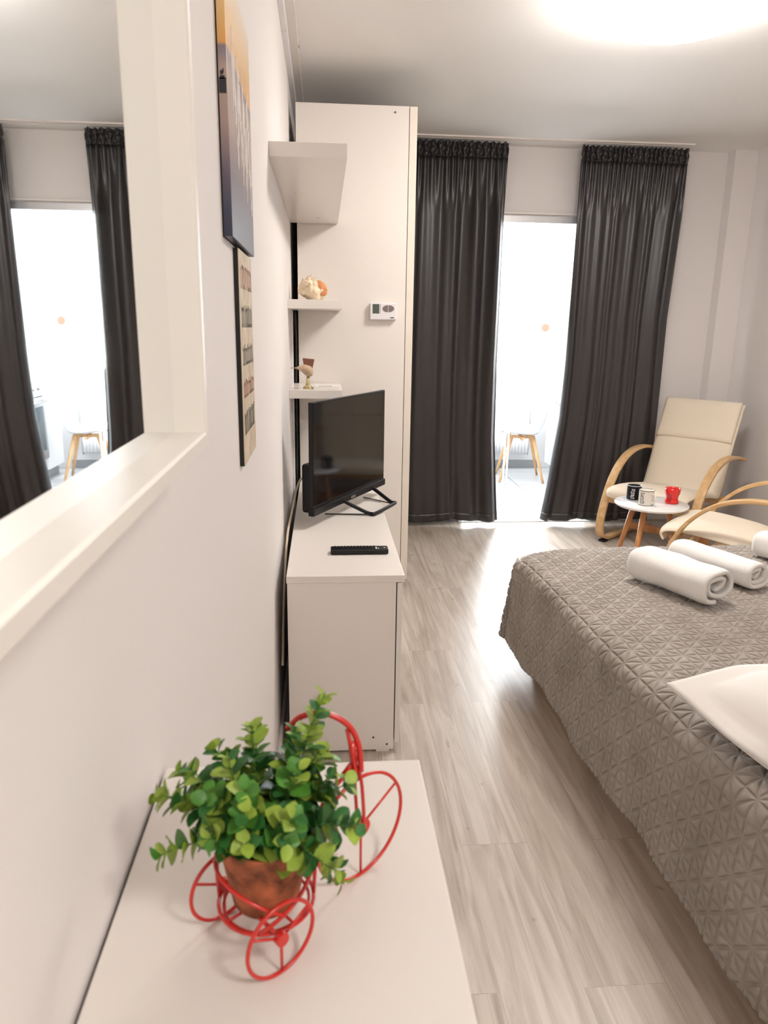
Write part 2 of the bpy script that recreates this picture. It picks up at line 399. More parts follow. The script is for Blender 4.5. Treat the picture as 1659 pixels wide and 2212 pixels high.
# ceiling lamp
t = thing('ceiling_lamp', 'glowing round white dome lamp mounted on the ceiling above the bed', 'ceiling lamp', (1.30, 2.93, CZ))
bm = BM(); lathe(bm, [(0, -.001), (.276, -.001), (.28, -.006), (.28, -.018), (.25, -.024), (0, -.03)], 64); finish('lamp_base', bm, whitep_m, t)
bm = BM(); lathe(bm, [(.262, -.022), (.282, -.028), (.284, -.050), (.272, -.078), (.23, -.102), (.15, -.116), (.08, -.122), (0, -.124)], 64); finish('lamp_shade', bm, shade_m, t)
t = thing('hallway_lamp', 'smaller white dome lamp at the hallway end of the ceiling, behind the viewer', 'ceiling lamp', (1.05, -.75, CZ))
hall_m = mat('hall_diffuser', (1.0, .94, .88), .5, em=E_HALL)
bm = BM(); lathe(bm, [(0, -.001), (.24, -.001), (.245, -.02), (0, -.024)], 48); finish('lamp_base', bm, whitep_m, t)
bm = BM(); lathe(bm, [(.23, -.025), (.22, -.06), (.14, -.09), (0, -.10)], 48); finish('lamp_shade', bm, hall_m, t)

# ------------------------------------------------------------------ curtain track and curtains
t = thing('curtain_track', 'thin white curtain track fixed to the ceiling in front of the kitchen opening', 'curtain rail')
boxo('rail', (.30, 5.085, CZ-.010), (2.445, 5.105, CZ), lam_m, t, .001)
boxo('rear_rail', (.30, 5.135, CZ-.010), (2.445, 5.155, CZ), lam_m, t, .001)
def lerp_tab(tab, z):
    tab = sorted(tab)
    if z <= tab[0][0]: return tab[0][1]
    for (a, x), (b, y) in zip(tab[:-1], tab[1:]):
        if z <= b: return x+(y-x)*((z-a)/(b-a))
    return tab[-1][1]
def curtain(name, label, Lt, Rt, folds, seed, edge_turn=0, yc=5.15):
    rnd = random.Random(seed)
    ph = [rnd.uniform(0, 6.28) for _ in range(4)]
    root = thing(name, label, 'curtain', (0, 0, 0), 0, 'charcoal curtains at the kitchen opening')
    top, head = 2.588, 2.505
    def f(s, z, amp=1):
        xl, xr = lerp_tab(Lt, z), lerp_tab(Rt, z)
        k = s+.018*math.sin(2*PI*folds*.5*s+ph[0])*(1-.4*z/2.6)
        x = xl+(xr-xl)*k
        ffold = folds
        g = min(1, (head-z)/.35) if z < head else 0
        y = .030*g*(math.sin(2*PI*ffold*s+ph[1]+.5*math.sin(z*1.1+ph[2])+.9*math.sin(5*s+ph[0]))*(.65+.5*math.sin(3*s+ph[3]+z*.4))+.14*math.sin(2*PI*ffold*2.1*s+ph[2]+.2*z))*amp
        y += edge_turn*max(0, 1-s/.07)**2*min(1, (2.5-z)/1.2)
        y += .011*(1-g)*math.sin(2*PI*folds*3.6*s+ph[3])
        y += .005*noise.noise(Vector((s*8, z*.8, seed)))
        zz = z
        if z < .3: zz = z+.010*math.sin(2*PI*folds*.37*s+ph[0])*(1-z/.3)
        return Vector((x, yc+y, zz))
    ns = int(folds*26)
    bm = BM(); grid(bm, lambda a, b: f(a, .045+(head-.045)*b), ns, 70); cl = finish('cloth', bm, curt_m, root, True, solid=.003)
    def fh(a, b):
        z = head-.01+(top-head+.01)*b; p = f(a, min(z, head))
        p.z = z
        p.y = yc-.006+.011*math.sin(2*PI*folds*3.6*a+ph[3]+.8*math.sin(b*9+a*60))+.004*math.sin(b*18+a*31)-.004*(b > .45)*(b < .55)
        if b > .93: p.z += .004*math.sin(2*PI*folds*3.6*a)
        return p
    bm = BM(); grid(bm, fh, ns*2, 12); finish('heading_tape', bm, curt_m, root, True, solid=.003)
    bm = BM(); grid(bm, lambda a, b: f(a, .040+.055*b)+Vector((0, -.004, 0)), ns, 4); finish('hem', bm, curt_m, root, True, solid=.002)
    return root
curtain('curtain', 'charcoal satin curtain hanging left of the opening beside the wardrobe',
        [(.04, .47), (2.6, .50)], [(.04, 1.285), (.3, 1.262), (.65, 1.235), (1.2, 1.222), (2.1, 1.218), (2.6, 1.218)], 4.7, 3)
curtain('curtain', 'charcoal satin curtain flaring out right of the opening behind the armchair',
        [(.04, 1.597), (.3, 1.635), (.8, 1.692), (1.2, 1.705), (1.75, 1.706), (2.6, 1.703)], [(.04, 2.40), (1, 2.40), (1.5, 2.395), (2.3, 2.43), (2.6, 2.435)], 5.8, 11, .045)

# ------------------------------------------------------------------ left wall: mirror, pictures, shelves
root = thing('wall_mirror', 'large wall mirror with thick cream white frame at the left edge', 'mirror', (WX, 0, 0))
def frame_ring(bm, prof, y0, y1, z0, z1):
    # prof: (inset from outer edge, x) list; mitred frame
    rings = []
    for ins, x in prof:
        rings.append([bm.verts.new(p) for p in ((x, y0+ins, z0+ins), (x, y1-ins, z0+ins), (x, y1-ins, z1-ins), (x, y0+ins, z1-ins))])
    for A, B in zip(rings[:-1], rings[1:]):
        for j in range(4): bm.faces.new((A[j], A[(j+1) % 4], B[(j+1) % 4], B[j]))
my0, my1, mz0, mz1 = -.62, .668, 1.313, 2.05      # local x is measured from the wall plane
bm = BM(); frame_ring(bm, [(.0, .0), (.0, .053), (.002, .055), (.012, .055), (.014, .053), (.014, .026)], my0, my1, mz0, mz1)
finish('frame', bm, frame_m, root)
bm = BM(); box(bm, (.022, my0+.006, mz0+.006), (.028, my1-.006, mz1-.006)); finish('mirror_glass', bm, mirror_m, root)

root = thing('canvas_print', 'deep canvas print of an orange sunset over dark violet water, on the left wall', 'picture', (WX, 1.255, 1.555))
cd = .0155
boxo('canvas', (.001, 0, 0), (cd, .375, .40), sunset_m, root, .001)
rnd = random.Random(5)
bm = BM()
for k in range(46):                                     # upright white script strokes
    y = .06+.29*(k/46)+rnd.uniform(-.004, .004); zc = .20+.05*math.sin(k*.55)+rnd.uniform(-.03, .03)-.08*(y/.37-.5); h = rnd.uniform(.02, .055)
    pts = [(cd+.0004, y, zc-h), (cd+.0004, y+.004, zc-h*.3), (cd+.0004, y-.003, zc+h*.4), (cd+.0004, y+.003, zc+h)]
    tube(bm, spline(pts, 5), .0011, 5)
finish('lettering', bm, scriptw_m, root, True)
bm = BM()                                               # dark rock with a bird on the canvas edge
box(bm, (.003, -.0008, .205), (.0135, .0002, .226)); box(bm, (.0045, -.0008, .224), (.0115, .0002, .229)); box(bm, (.005, -.0008, .2305), (.009, .0002, .236)); box(bm, (.0085, -.0008, .2325), (.0102, .0002, .2385))
finish('rock_silhouette', bm, ink_m, root)
boxo('back_edge', (.0, -.0006, -.0008), (.0022, .3755, .4005), dark_m, root, 0)

root = thing('word_plaque', 'narrow cream plaque with rows of faded lettering and black edges, below the canvas', 'picture', (WX, 1.385, 1.158))
root.rotation_euler = (0, 0, 0)
boxo('backing', (.0, 0, 0), (.0082, .235, .392), mat('plaque_black_edge', (.006, .006, .006), .6), root, .0005)
boxo('face_panel', (.0082, .0, .0), (.0092, .235, .392), board_m, root, 0)
rows = [(.325, .045, tpink_m, .016), (.255, .042, tgrey_m, .011), (.185, .040, tgrey_m, .010), (.125, .034, tpink_m, .011), (.055, .048, tdark_m, .018)]
for ri, (z0, h, mm, st) in enumerate(rows):
    bm = BM(); y = .025
    while y < .215:
        wd = st*rnd.uniform(.35, .6); hh = h*rnd.uniform(.75, 1)
        box(bm, (.0092, y, z0), (.0095, y+wd*.35, z0+hh))
        if rnd.random() < .7: box(bm, (.0092, y, z0+hh*.82), (.0095, y+wd, z0+hh))
        if rnd.random() < .6: box(bm, (.0092, y, z0), (.0095, y+wd, z0+hh*.18))
        if rnd.random() < .5: box(bm, (.0092, y+wd*.7, z0), (.0095, y+wd, z0+hh))
        y += wd+st*.35
    finish('lettering_row', bm, mm, root)

def shelf(y0, y1, zt, th, label, dep=.246):
    o = boxo('wall_shelf', (0, 0, 0), (dep, y1-y0, -th), lam_m, None, .0015); o.location = (WX, y0, zt)
    tag(o, label, 'shelf', 'white wall shelves above the TV'); return o
s1 = shelf(2.39, 3.855, 1.945, .042, 'long white floating shelf, topmost, with nothing in sight on it', .233)
boxo('screw_mark', (.05, .62, -.0425), (.056, .623, -.0418), grey_m, s1, 0); boxo('screw_mark', (.13, 1.27, -.0425), (.145, 1.275, -.0418), grey_m, s1, 0)
shelf(3.44, 3.855, 1.530, .040, 'short white floating shelf carrying the seashell')
shelf(3.44, 3.855, 1.128, .040, 'short white floating shelf carrying the bird figurine, right above the TV')

# ------------------------------------------------------------------ wardrobe
WY0, WY1, WL, WR, WH = 3.86, 4.96, -.125, .458, 2.44
root = thing('wardrobe', 'tall white laminate wardrobe reaching almost to the ceiling', 'wardrobe', (WL, WY0, 0))
D = WR-WL
boxo('side_panel', (0, 0, .0), (D-.040, .018, WH), lamw_m, root)
boxo('side_panel', (0, WY1-WY0-.018, .0), (D-.040, WY1-WY0, WH), lamw_m, root)
boxo('top_panel', (0, .018, WH-.018), (D-.040, WY1-WY0-.018, WH), lamw_m, root)
boxo('back_panel', (0, .018, .06), (.006, WY1-WY0-.018, WH-.018), lamw_m, root, 0)
boxo('plinth', (.02, .018, 0), (D-.06, WY1-WY0-.018, .06), lamw_m, root, 0)
boxo('door', (D-.037, .0, .05), (D-.0, .547, WH), edge_m, root, .002)
boxo('door', (D-.037, .553, .05), (D-.0, WY1-WY0, WH), edge_m, root, .002)
bm = BM(); lathe(bm, [(0, 0), (.005, 0), (.005, .002), (0, .002)], 16); o = finish('screw_cap', bm, grey_m, root)
o.rotation_euler = (PI/2, 0, 0); o.location = (.475, .0, WH-.028)

# thermostat on the wardrobe side
root = thing('thermostat', 'small white thermostat with dark display on the wardrobe side', 'thermostat', (.237, WY0-.001, 1.450))
boxo('housing', (0, -.028, 0), (.134, 0, .082), whitep_m, root, .004)
boxo('display', (.012, -.0292, .030), (.046, -.0275, .076), lcd_m, root, .001)
bm = BM(); box(bm, (.05, -.029, .028), (.0515, -.0275, .078)); finish('seam', bm, grey_m, root)
for s in (-1, 1):
    bm = BM(); vs = []
    for k in range(17):
        a = -PI/2+PI*k/16; vs.append((.092+s*(.0022+.027*math.cos(a)), .055+.0165*math.sin(a)))
    f = bm.faces.new([bm.verts.new((x, -.0285, z)) for x, z in vs]); r_ = bmesh.ops.extrude_face_region(bm, geom=[f])
    bmesh.ops.translate(bm, verts=[v for v in r_['geom'] if isinstance(v, bmesh.types.BMVert)], vec=(0, -.0022, 0))
    finish('button', bm, grey_m, root, bevel=.0006)
boxo('badge', (.102, -.0288, .008), (.122, -.0275, .0125), ink_m, root, 0)

# ------------------------------------------------------------------ TV stand
SX0, SX1, SY0, SY1, SH = -.122, .258, 2.235, 3.85, .640
root = thing('tv_stand', 'long white laminate cabinet under the TV along the left wall', 'cabinet', (SX0, SY0, 0))
w_ = SX1-SX0; l_ = SY1-SY0
boxo('top_panel', (0, 0, SH-.024), (w_, l_, SH), lamw_m, root, .0012)
boxo('side_panel', (.002, .003, .008), (w_-.026, .021, SH-.024), lam_m, root, .0008)
boxo('side_panel', (.002, l_-.021, .008), (w_-.026, l_-.003, SH-.024), lam_m, root, .0008)
boxo('back_panel', (.002, .021, .03), (.008, l_-.021, SH-.024), lam_m, root, 0)
boxo('bottom_panel', (.008, .021, .05), (w_-.026, l_-.021, .068), lam_m, root, 0)
for k in range(3):
    a = .003+k*(l_-.006)/3
    boxo('door', (w_-.0225, a, .035), (w_-.006, a+(l_-.006)/3-.003, SH-.027), lam_m, root, .001)
for px, pz in ((.285, .055), (.332, .028)):
    bm = BM(); lathe(bm, [(0, 0), (.0035, 0), (.0035, .0012), (0, .0012)], 12); o = finish('screw_hole', bm, ink_m, root)
    o.rotation_euler = (PI/2, 0, 0); o.location = (px, .0031, pz)
for x in (.03, w_-.085): boxo('foot', (x, .004, 0), (x+.045, .02, .008), lamw_m, root, 0)

# ------------------------------------------------------------------ TV
tv0 = Vector((-.049, 2.80, 0)); tv1 = Vector((.277, 3.40, 0)); tw = (tv1-tv0).length; ta = math.atan2(tv1.y-tv0.y, tv1.x-tv0.x)
# local: x along the screen, -y out of the screen, z up
root = thing('television', 'black flat screen television turned towards the bed on the white cabinet', 'television', (tv0.x, tv0.y, SH), ta)
zb, zt = .062, .495
boxo('bezel', (0, -.006, zb), (tw, .012, zt), black_m, root, .003)
boxo('screen', (.006, -.0072, zb+.030), (tw-.006, -.0055, zt-.006), screen_m, root, .0005)
boxo('lower_bar', (-.004, -.013, zb-.012), (tw+.004, .014, zb+.018), black_m, root, .004)
boxo('rear_housing', (.02, .012, zb-.008), (tw-.02, .058, zb+.19), black_m, root, .012)
boxo('badge', (tw*.47, -.0145, zb-.004), (tw*.53, -.0128, zb+.006), steel_m, root, 0)
def foot(x0, x1):
    bm = BM()
    pts = spline([(x0, .0, zb+.0), (x0+.004, -.03, zb-.015), (x0+.03, -.115, .008), (x0+.045, -.135, .006), (x1-.045, -.135, .006), (x1-.03, -.115, .008), (x1-.004, -.03, zb-.015), (x1, 0, zb)], 6)
    pts = [Vector((p.x, p.y, max(p.z, .0087))) for p in pts]
    tube(bm, pts, .0085, 8); return bm
finish('foot', foot(.265, .555), black_m, root, True)
for pa, pb in (((.305, -.13, .005), (.22, .06, .004)), ((.515, -.13, .005), (.58, .05, .004))):
    bm = BM(); tube(bm, [pa, pb], .0025, 6); finish('stand_strut', bm, black_m, root, True)

root = thing('remote_control', 'slim black remote control lying on the white cabinet', 'remote control', (.022, 2.455, SH+.001), math.radians(.5))
boxo('body', (0, 0, 0), (.203, .046, .019), black_m, root, .004)
bm = BM(); rnd = random.Random(2)
for i in range(13):
    for j in range(3): box(bm, (.012+i*.0115, .008+j*.012, .0185), (.019+i*.0115, .015+j*.012, .0215))
finish('buttons', bm, black_m, root, bevel=.0008)
bm = BM(); box(bm, (.158, .006, .0188), (.163, .026, .0196)); box(bm, (.167, .006, .0188), (.170, .016, .0196)); box(bm, (.188, .015, .0188), (.192, .022, .0196)); finish('marking', bm, paper_m, root)

# cables in the gap beside the wardrobe
bm = BM(); pts = spline([(-.140, 3.845, 1.487), (-.136, 3.84, 1.30), (-.140, 3.845, 1.13)], 8)+[]
tube(bm, pts, .005, 8)
pts = spline([(-.140, 3.845, 1.086), (-.139, 3.84, .85), (-.141, 3.845, .60), (-.139, 3.84, .2)], 8); tube(bm, pts, .005, 8)
tag(finish('power_cable', bm, cable_m, None, True), 'black cable hanging down the dark gap between wall and wardrobe', 'cable')
bm = BM(); tube(bm, spline([(-.065, 3.10, .80), (-.105, 3.02, .78), (-.132, 2.88, .68), (-.141, 2.70, .63), (-.143, 2.45, .50), (-.143, 2.30, .30)], 10), .0045, 8)
tag(finish('aerial_cable', bm, cablew_m, None, True), 'cream cable curving from behind the TV down behind the cabinet', 'cable')

# ------------------------------------------------------------------ seashell, bird figurine, booklet
root = thing('seashell', 'large cream seashell with orange opening on the middle shelf', 'seashell', (-.05, 3.60, 1.530)); root.scale = (1.22, 1.22, 1.22)
bm = BM()
def shellf(a, b):
    th = a*2*PI; t = b
    r = .043*(math.sin(PI*min(1, t*.93+.05))**.7)*(1+.10*math.cos(6*th+9*t)+.13*noise.noise(Vector((math.cos(th)*2, math.sin(th)*2, t*5))))
    r *= 1+.12*abs(math.sin(t*PI*4))
    return Vector((-.055+.115*t, r*math.cos(th), .040+r*math.sin(th)*.9+.006*math.sin(t*6)))
grid(bm, shellf, 36, 40)
rnd = random.Random(8)
for k in range(16):
    t = rnd.uniform(.15, .8); th = rnd.uniform(.1, PI-.1)
    p = shellf(th/(2*PI), t); n_ = Vector((rnd.uniform(-.2, .6), math.cos(th), math.sin(th))).normalized()
    tube(bm, [p-n_*.006, p+n_*.004, p+n_*.013], [.0065, .0045, .0008], 6)
finish('shell_body', bm, shell_m, root, True)
bm = BM(); grid(bm, lambda a, b: Vector((.034+.024*math.cos(a*2*PI)*b, -.026-.006*(1-b), .045+.026*math.sin(a*2*PI)*b+.010*math.cos(a*2*PI)*b*-1)), 20, 4)
finish('shell_opening', bm, shello_m, root, True, solid=.004)

root = thing('bird_figurine', 'small wooden bird figurine with dark upright tail on an amber base', 'figurine', (-.077, 3.50, 1.128)); root.scale = (1.2, 1.2, 1.2)
bm = BM()
prof = [(-.052, .080, .0012), (-.040, .080, .0025), (-.030, .080, .008), (-.012, .078, .017), (.005, .070, .021), (.016, .062, .017), (.024, .060, .006)]
tube(bm, spline([(x, 0, z) for x, z, r in prof], 4), [prof[min(i//4, 6)][2]*(1-(i % 4)/4)+prof[min(i//4+1, 6)][2]*((i % 4)/4) for i in range(25)], 14)
finish('bird_body', bm, birdb_m, root, True)
bm = BM(); v = [bm.verts.new(p) for p in ((-.012, -.004, .092), (.022, -.004, .078), (.030, -.004, .114), (-.016, -.004, .118), (-.012, .004, .092), (.022, .004, .078), (.030, .004, .114), (-.016, .004, .118))]
for q in ((0, 1, 2, 3), (7, 6, 5, 4), (0, 4, 5, 1), (1, 5, 6, 2), (2, 6, 7, 3), (3, 7, 4, 0)): bm.faces.new([v[i] for i in q])
finish('bird_tail', bm, birdt_m, root, bevel=.002)
bm = BM(); tube(bm, [(-.066, 0, .0795), (-.050, 0, .080)], [.0006, .002], 6); finish('beak', bm, birdt_m, root, True)
bm = BM(); lathe(bm, [(0, 0), (.020, 0), (.020, .006), (.012, .012), (.007, .025), (.006, .050), (0, .050)], 20, (.004, 0, 0)); finish('base', bm, amber_m, root)

root = thing('booklet', 'thin white booklet lying flat on the lower shelf beside the bird figurine', 'booklet', (-.045, 3.475, 1.1285))
boxo('pages', (0, 0, 0), (.115, .16, .010), paper_m, root, .001)
boxo('cover', (-.001, -.001, .010), (.116, .161, .0115), paper_m, root, 0)
bm = BM(); rnd = random.Random(4); x = .025
while x < .085:
    w0 = rnd.uniform(.004, .010); box(bm, (x, .03, .0115), (x+w0, .055, .0119)); x += w0+.003
finish('cover_lettering', bm, ink_m, root)

# ------------------------------------------------------------------ near cabinet with the tricycle planter
NZ = 1.0
root = thing('shoe_cabinet', 'narrow white cabinet in the foreground with the plant on top', 'cabinet', (-.1545, -.55, 0))
nw, nl = .2480, 1.196
boxo('top_panel', (0, 0, NZ-.022), (nw, nl, NZ), lamw_m, root, .0015)
boxo('side_panel', (.001, nl-.020, 0), (nw-.024, nl-.003, NZ-.022), lam_m, root)
boxo('side_panel', (.001, .003, 0), (nw-.024, .020, NZ-.022), lam_m, root)
boxo('back_panel', (.001, .02, .02), (.007, nl-.02, NZ-.022), lam_m, root, 0)
for k in range(2):
    boxo('door', (nw-.021, .004+k*nl/2, .03), (nw-.004, nl/2*(k+1)-.004, NZ-.026), lam_m, root, .001)

A = .68; Hd = Vector((math.cos(A), math.sin(A), 0)); Sd = Vector((math.sin(A), -math.cos(A), 0))
# tricycle planter built in local axes: x forward, y left, z up; origin under the rear axle
org = Vector((-.052, .4297, NZ)); wheel_r = .0262; wr = .00145
root = thing('tricycle_planter', 'red wire tricycle plant holder standing on the near white cabinet', 'plant holder', org, A)
def loc(p):
    d = Vector(p)-org; return Vector((d.dot(Hd), -d.dot(Sd), d.z))
def wheel(name, c, r, spokes, a0, hub=.0048):
    pts = [(c[0]+r*math.cos(2*PI*k/48), c[1], c[2]+r*math.sin(2*PI*k/48)) for k in range(48)]
    bm = BM(); tube(bm, pts, wr, 8, closed=True); rim = finish(name, bm, red_m, root, True)
    bm = BM()
    for k in range(spokes):
        a = a0+2*PI*k/spokes; tube(bm, [c, (c[0]+r*math.cos(a), c[1], c[2]+r*math.sin(a))], wr*.72, 6)
    finish('spokes', bm, red_m, rim, True)
    bm = BM(); tube(bm, [(c[0], c[1]-.0028, c[2]), (c[0], c[1]+.0028, c[2])], hub, 20); finish('hub', bm, red_m, rim, bevel=.0006)
wn = loc((-.0298, .4039, NZ+wheel_r)); wf = loc((.027, .4905, NZ+.0433)); wl = loc((-.0739, .4555, NZ+wheel_r))
wn.z = wl.z = wheel_r+wr*.6
wheel('rear_wheel', wn, wheel_r, 3, -PI/2)
wheel('rear_wheel', wl, wheel_r, 3, -PI/2)
wf.z = .0433+wr*.6
wheel('front_wheel', wf, .0433, 3, -PI/2, .0075)
pc = loc((-.0425, .445, NZ))            # pot centre
rp = lambda r, z, a: (pc.x+r*math.cos(a), pc.y+r*math.sin(a), z)
bm = BM()
tube(bm, [rp(.0335, .0235, 2*PI*k/40) for k in range(40)], wr, 8, closed=True)
tube(bm, [rp(.0300, .0215, 2*PI*k/40) for k in range(40)], wr*.8, 8, closed=True)
for a in (0, PI/2, PI, 1.5*PI): tube(bm, [rp(.003, .0225, a), rp(.0335, .0235, a)], wr*.8, 6)
finish('basket_ring', bm, red_m, root, True)
bm = BM(); tube(bm, [(wn.x, wn.y, wn.z), (wl.x, wl.y, wl.z)], wr, 8); finish('rear_axle', bm, red_m, root, True)
# two crossing arcs round the front of the pot and uprights
an = math.atan2(wn.y-pc.y, wn.x-pc.x)
bm = BM()
def arc(a0, a1, z0, z1, r0, r1, n=24, bulge=0):
    return [rp(r0+(r1-r0)*k/n, z0+(z1-z0)*k/n+bulge*math.sin(PI*k/n), a0+(a1-a0)*k/n) for k in range(n+1)]
tube(bm, arc(an-1.75, an+.15, .060, .036, .0345, .035, bulge=.006), wr, 8)
tube(bm, arc(an+1.25, an-.35, .062, .026, .0345, .0345), wr, 8)
finish('side_scroll', bm, red_m, root, True)
for a in (an-1.95, an+1.35):
    bm = BM(); tube(bm, [rp(.0335, .0235, a), rp(.0345, .040, a), rp(.0345, .060, a)], wr, 8); finish('upright', bm, red_m, root, True)
for ww, aa in ((wn, an), (wl, an+PI)):
    bm = BM(); tube(bm, [(ww.x, ww.y, ww.z), rp(.0335, .0235, aa)], wr, 8); finish('wheel_stay', bm, red_m, root, True)
# fork, head and handlebar
head = Vector((wf.x-.006, wf.y, .101))
for s in (-1, 1):
    bm = BM(); tube(bm, spline([(wf.x, wf.y+s*.0042, wf.z), (wf.x-.003, wf.y+s*.0042, wf.z+.038), (head.x, head.y+s*.003, head.z)], 5), wr*.95, 8); finish('fork', bm, red_m, root, True)
bm = BM(); tube(bm, spline([tuple(head), (pc.x+.050, pc.y*.5, .078), (pc.x+.040, pc.y*.6, .045), (pc.x+.033, pc.y, .0235)], 8), wr*1.1, 8); finish('frame_bar', bm, red_m, root, True)
bm = BM(); tube(bm, [(head.x, head.y, head.z-.012), (head.x-.004, head.y, head.z+.02)], .0028, 10); tube(bm, [(head.x-.012, head.y, head.z-.004), (head.x+.002, head.y, head.z+.006)], .0022, 8); finish('head_tube', bm, red_m, root, True)
hb = [(.0262, .482, 1.098), (.0245, .485, 1.118), (.0165, .487, 1.134), (-.001, .488, 1.1435), (-.018, .488, 1.141), (-.028, .487, 1.132)]
bm = BM(); tube(bm, spline([loc(p) for p in hb], 8), .0023, 8); finish('handlebar', bm, red_m, root, True)
bm = BM(); tube(bm, spline([loc(p) for p in [(.0225, .480, 1.098), (.0185, .484, 1.118), (.016, .488, 1.130)]], 6), .0016, 8); finish('handlebar_brace', bm, red_m, root, True)

# pot with plant
root = thing('potted_plant', 'small leafy green plant in a weathered terracotta pot inside the red tricycle', 'potted plant', (-.0425, .445, NZ+.0250))
bm = BM(); lathe(bm, [(0, 0), (.0222, 0), (.0235, .002), (.0325, .053), (.0335, .0545), (.0318, .0555), (.0300, .051), (.0215, .006), (0, .006)], 48); finish('pot', bm, terra_m, root)
bm = BM(); lathe(bm, [(.0298, .045), (.02, .048), (0, .050)], 32); finish('soil', bm, soil_m, root)
rnd = random.Random(21)
stems = BM(); leaves = [BM(), BM(), BM()]
def leaf(bm, p, d, nrm, ln, wd):
    d = d.normalized(); s = d.cross(nrm)
    if s.length < 1e-3: s = d.cross(Vector((1, 0, .3)))
    s.normalize(); n_ = s.cross(d).normalized()
    prof = [(0, .0), (.12, .50), (.32, .92), (.55, 1.0), (.78, .76), (.93, .36), (1, .0)]
    L_, M_, R_ = [], [], []
    for t, w0 in prof:
        c = p+d*ln*t+n_*(-.20*ln*t*t); 
        M_.append(bm.verts.new(c))
        e = s*wd*.5*w0; up_ = n_*wd*.16*w0
        if w0 > 0: L_.append(bm.verts.new(c+e+up_)); R_.append(bm.verts.new(c-e+up_))
        else: L_.append(M_[-1]); R_.append(M_[-1])
    for i in range(len(prof)-1):
        for A_, B_ in ((L_, M_), (M_, R_)):
            q = [A_[i], B_[i], B_[i+1], A_[i+1]]; u = []
            for v in q:
                if v not in u: u.append(v)
            if len(u) > 2: f = bm.faces.new(u); f.smooth = True
top = Vector((0, 0, .058))
dirs = []
# (azimuth deg, elevation deg, length, lime share)
spec = [(175, 18, .070, .8), (190, 30, .066, .75), (160, 38, .066, .6), (205, 8, .060, .5), (140, 55, .058, .35), (100, 62, .060, .4), (60, 68, .060, .3), (20, 60, .055, .3),
        (0, 32, .058, .7), (-20, 22, .062, .75), (-40, 8, .056, .6), (40, 42, .055, .6), (-70, 26, .036, .5), (-100, 30, .034, .6), (-135, 32, .040, .4), (230, 35, .045, .4),
        (35, 70, .096, .9), (110, 80, .066, .8), (30, 75, .060, .5), (-60, 48, .048, .4), (-110, 52, .046, .35), (-150, 60, .048, .4), (250, 70, .050, .2), (-20, 75, .052, .3), (170, 74, .052, .3), (-32, -42, .050, .8), (60, 30, .055, .5), (120, 30, .055, .5), (180, 50, .060, .6), (215, 50, .050, .4), (10, 45, .052, .5)]
for az, el, ln, lime in spec:
    a, e = math.radians(az+rnd.uniform(-6, 6)), math.radians(el+rnd.uniform(-5, 5)); d = Vector((math.cos(a)*math.cos(e), math.sin(a)*math.cos(e), math.sin(e)))
    base = Vector((math.cos(a)*.012, math.sin(a)*.012, .048)); pts = []
    droop = -.12 if el < 40 else -.03
    if el < 0: base = Vector((math.cos(a)*.026, math.sin(a)*.026, .060))
    for k in range(7):
        t = k/6; pts.append(base+Vector((0, 0, .012*min(1, t*3)))+d*ln*t+Vector((0, 0, droop*ln*t*t))+Vector((rnd.uniform(-1, 1), rnd.uniform(-1, 1), rnd.uniform(-1, 1)))*.0012)
    sp = spline(pts, 3); tube(stems, sp, [.0008-.0004*i/len(sp) for i in range(len(sp))], 5)
    n = int(ln/.0058); spin = rnd.uniform(0, 3)
    for i in range(1, n+1):
        t = i/n; k = min(len(sp)-2, int(t*(len(sp)-1))); p = sp[k]; tg = (sp[k+1]-sp[k]).normalized(); spin += PI/2+rnd.uniform(-.3, .3)
        side = tg.cross(Vector((.1, .2, 1))).normalized(); oth = tg.cross(side)
        size = (.0225-.0125*t)*rnd.uniform(.85, 1.15)
        for q in (0, PI):
            o_ = side*math.cos(spin+q)+oth*math.sin(spin+q); dd = (o_+tg*(.35+.5*t)+Vector((0, 0, .12)))
            r0 = rnd.random(); g = 2 if r0 < lime*(t**1.1)*1.15 else (1 if r0 < .55*t+.25 else 0)
            nn = (tg*.9+Vector((rnd.uniform(-.3, .3), rnd.uniform(-.3, .3), rnd.uniform(0, .5))))
            leaf(leaves[g], p+o_*.0006, dd, nn, size, size*rnd.uniform(.78, .95))
finish('stems', stems, stem_m, root, True)
for b_, m_, l_ in zip(leaves, (leafd_m, leafm_m, leafl_m), ('dark green leaves', 'mid green leaves', 'lime green young leaves')):
    o = finish('foliage', b_, m_, root, True); o['label'] = l_

# ------------------------------------------------------------------ bed, quilt, pillow, towels
BR = math.radians(2.1)                    # the bed stands very slightly askew
root = thing('bed', 'double bed with wooden base under the quilt', 'bed', (.795, 2.93, 0), BR)
# local: x to the right, y towards the far end (0 = foot), bed runs to y = -2.0
boxo('bed_base', (.085, -1.98, .012), (1.52, -.09, .26), birch_m, root, .006)  # carried down almost to the floor to block light under the bed
boxo('mattress', (.0, -2.0, .262), (1.60, -.005, .495), pillow_m, root, .04)
for x in (.12, 1.42):
    for y in (-1.90, -.18): boxo('leg', (x, y, 0), (x+.05, y+.05, .012), beech_m, root, .002)
boxo('headboard', (.0, -2.05, .05), (1.60, -2.005, .95), birch_m, root, .01)

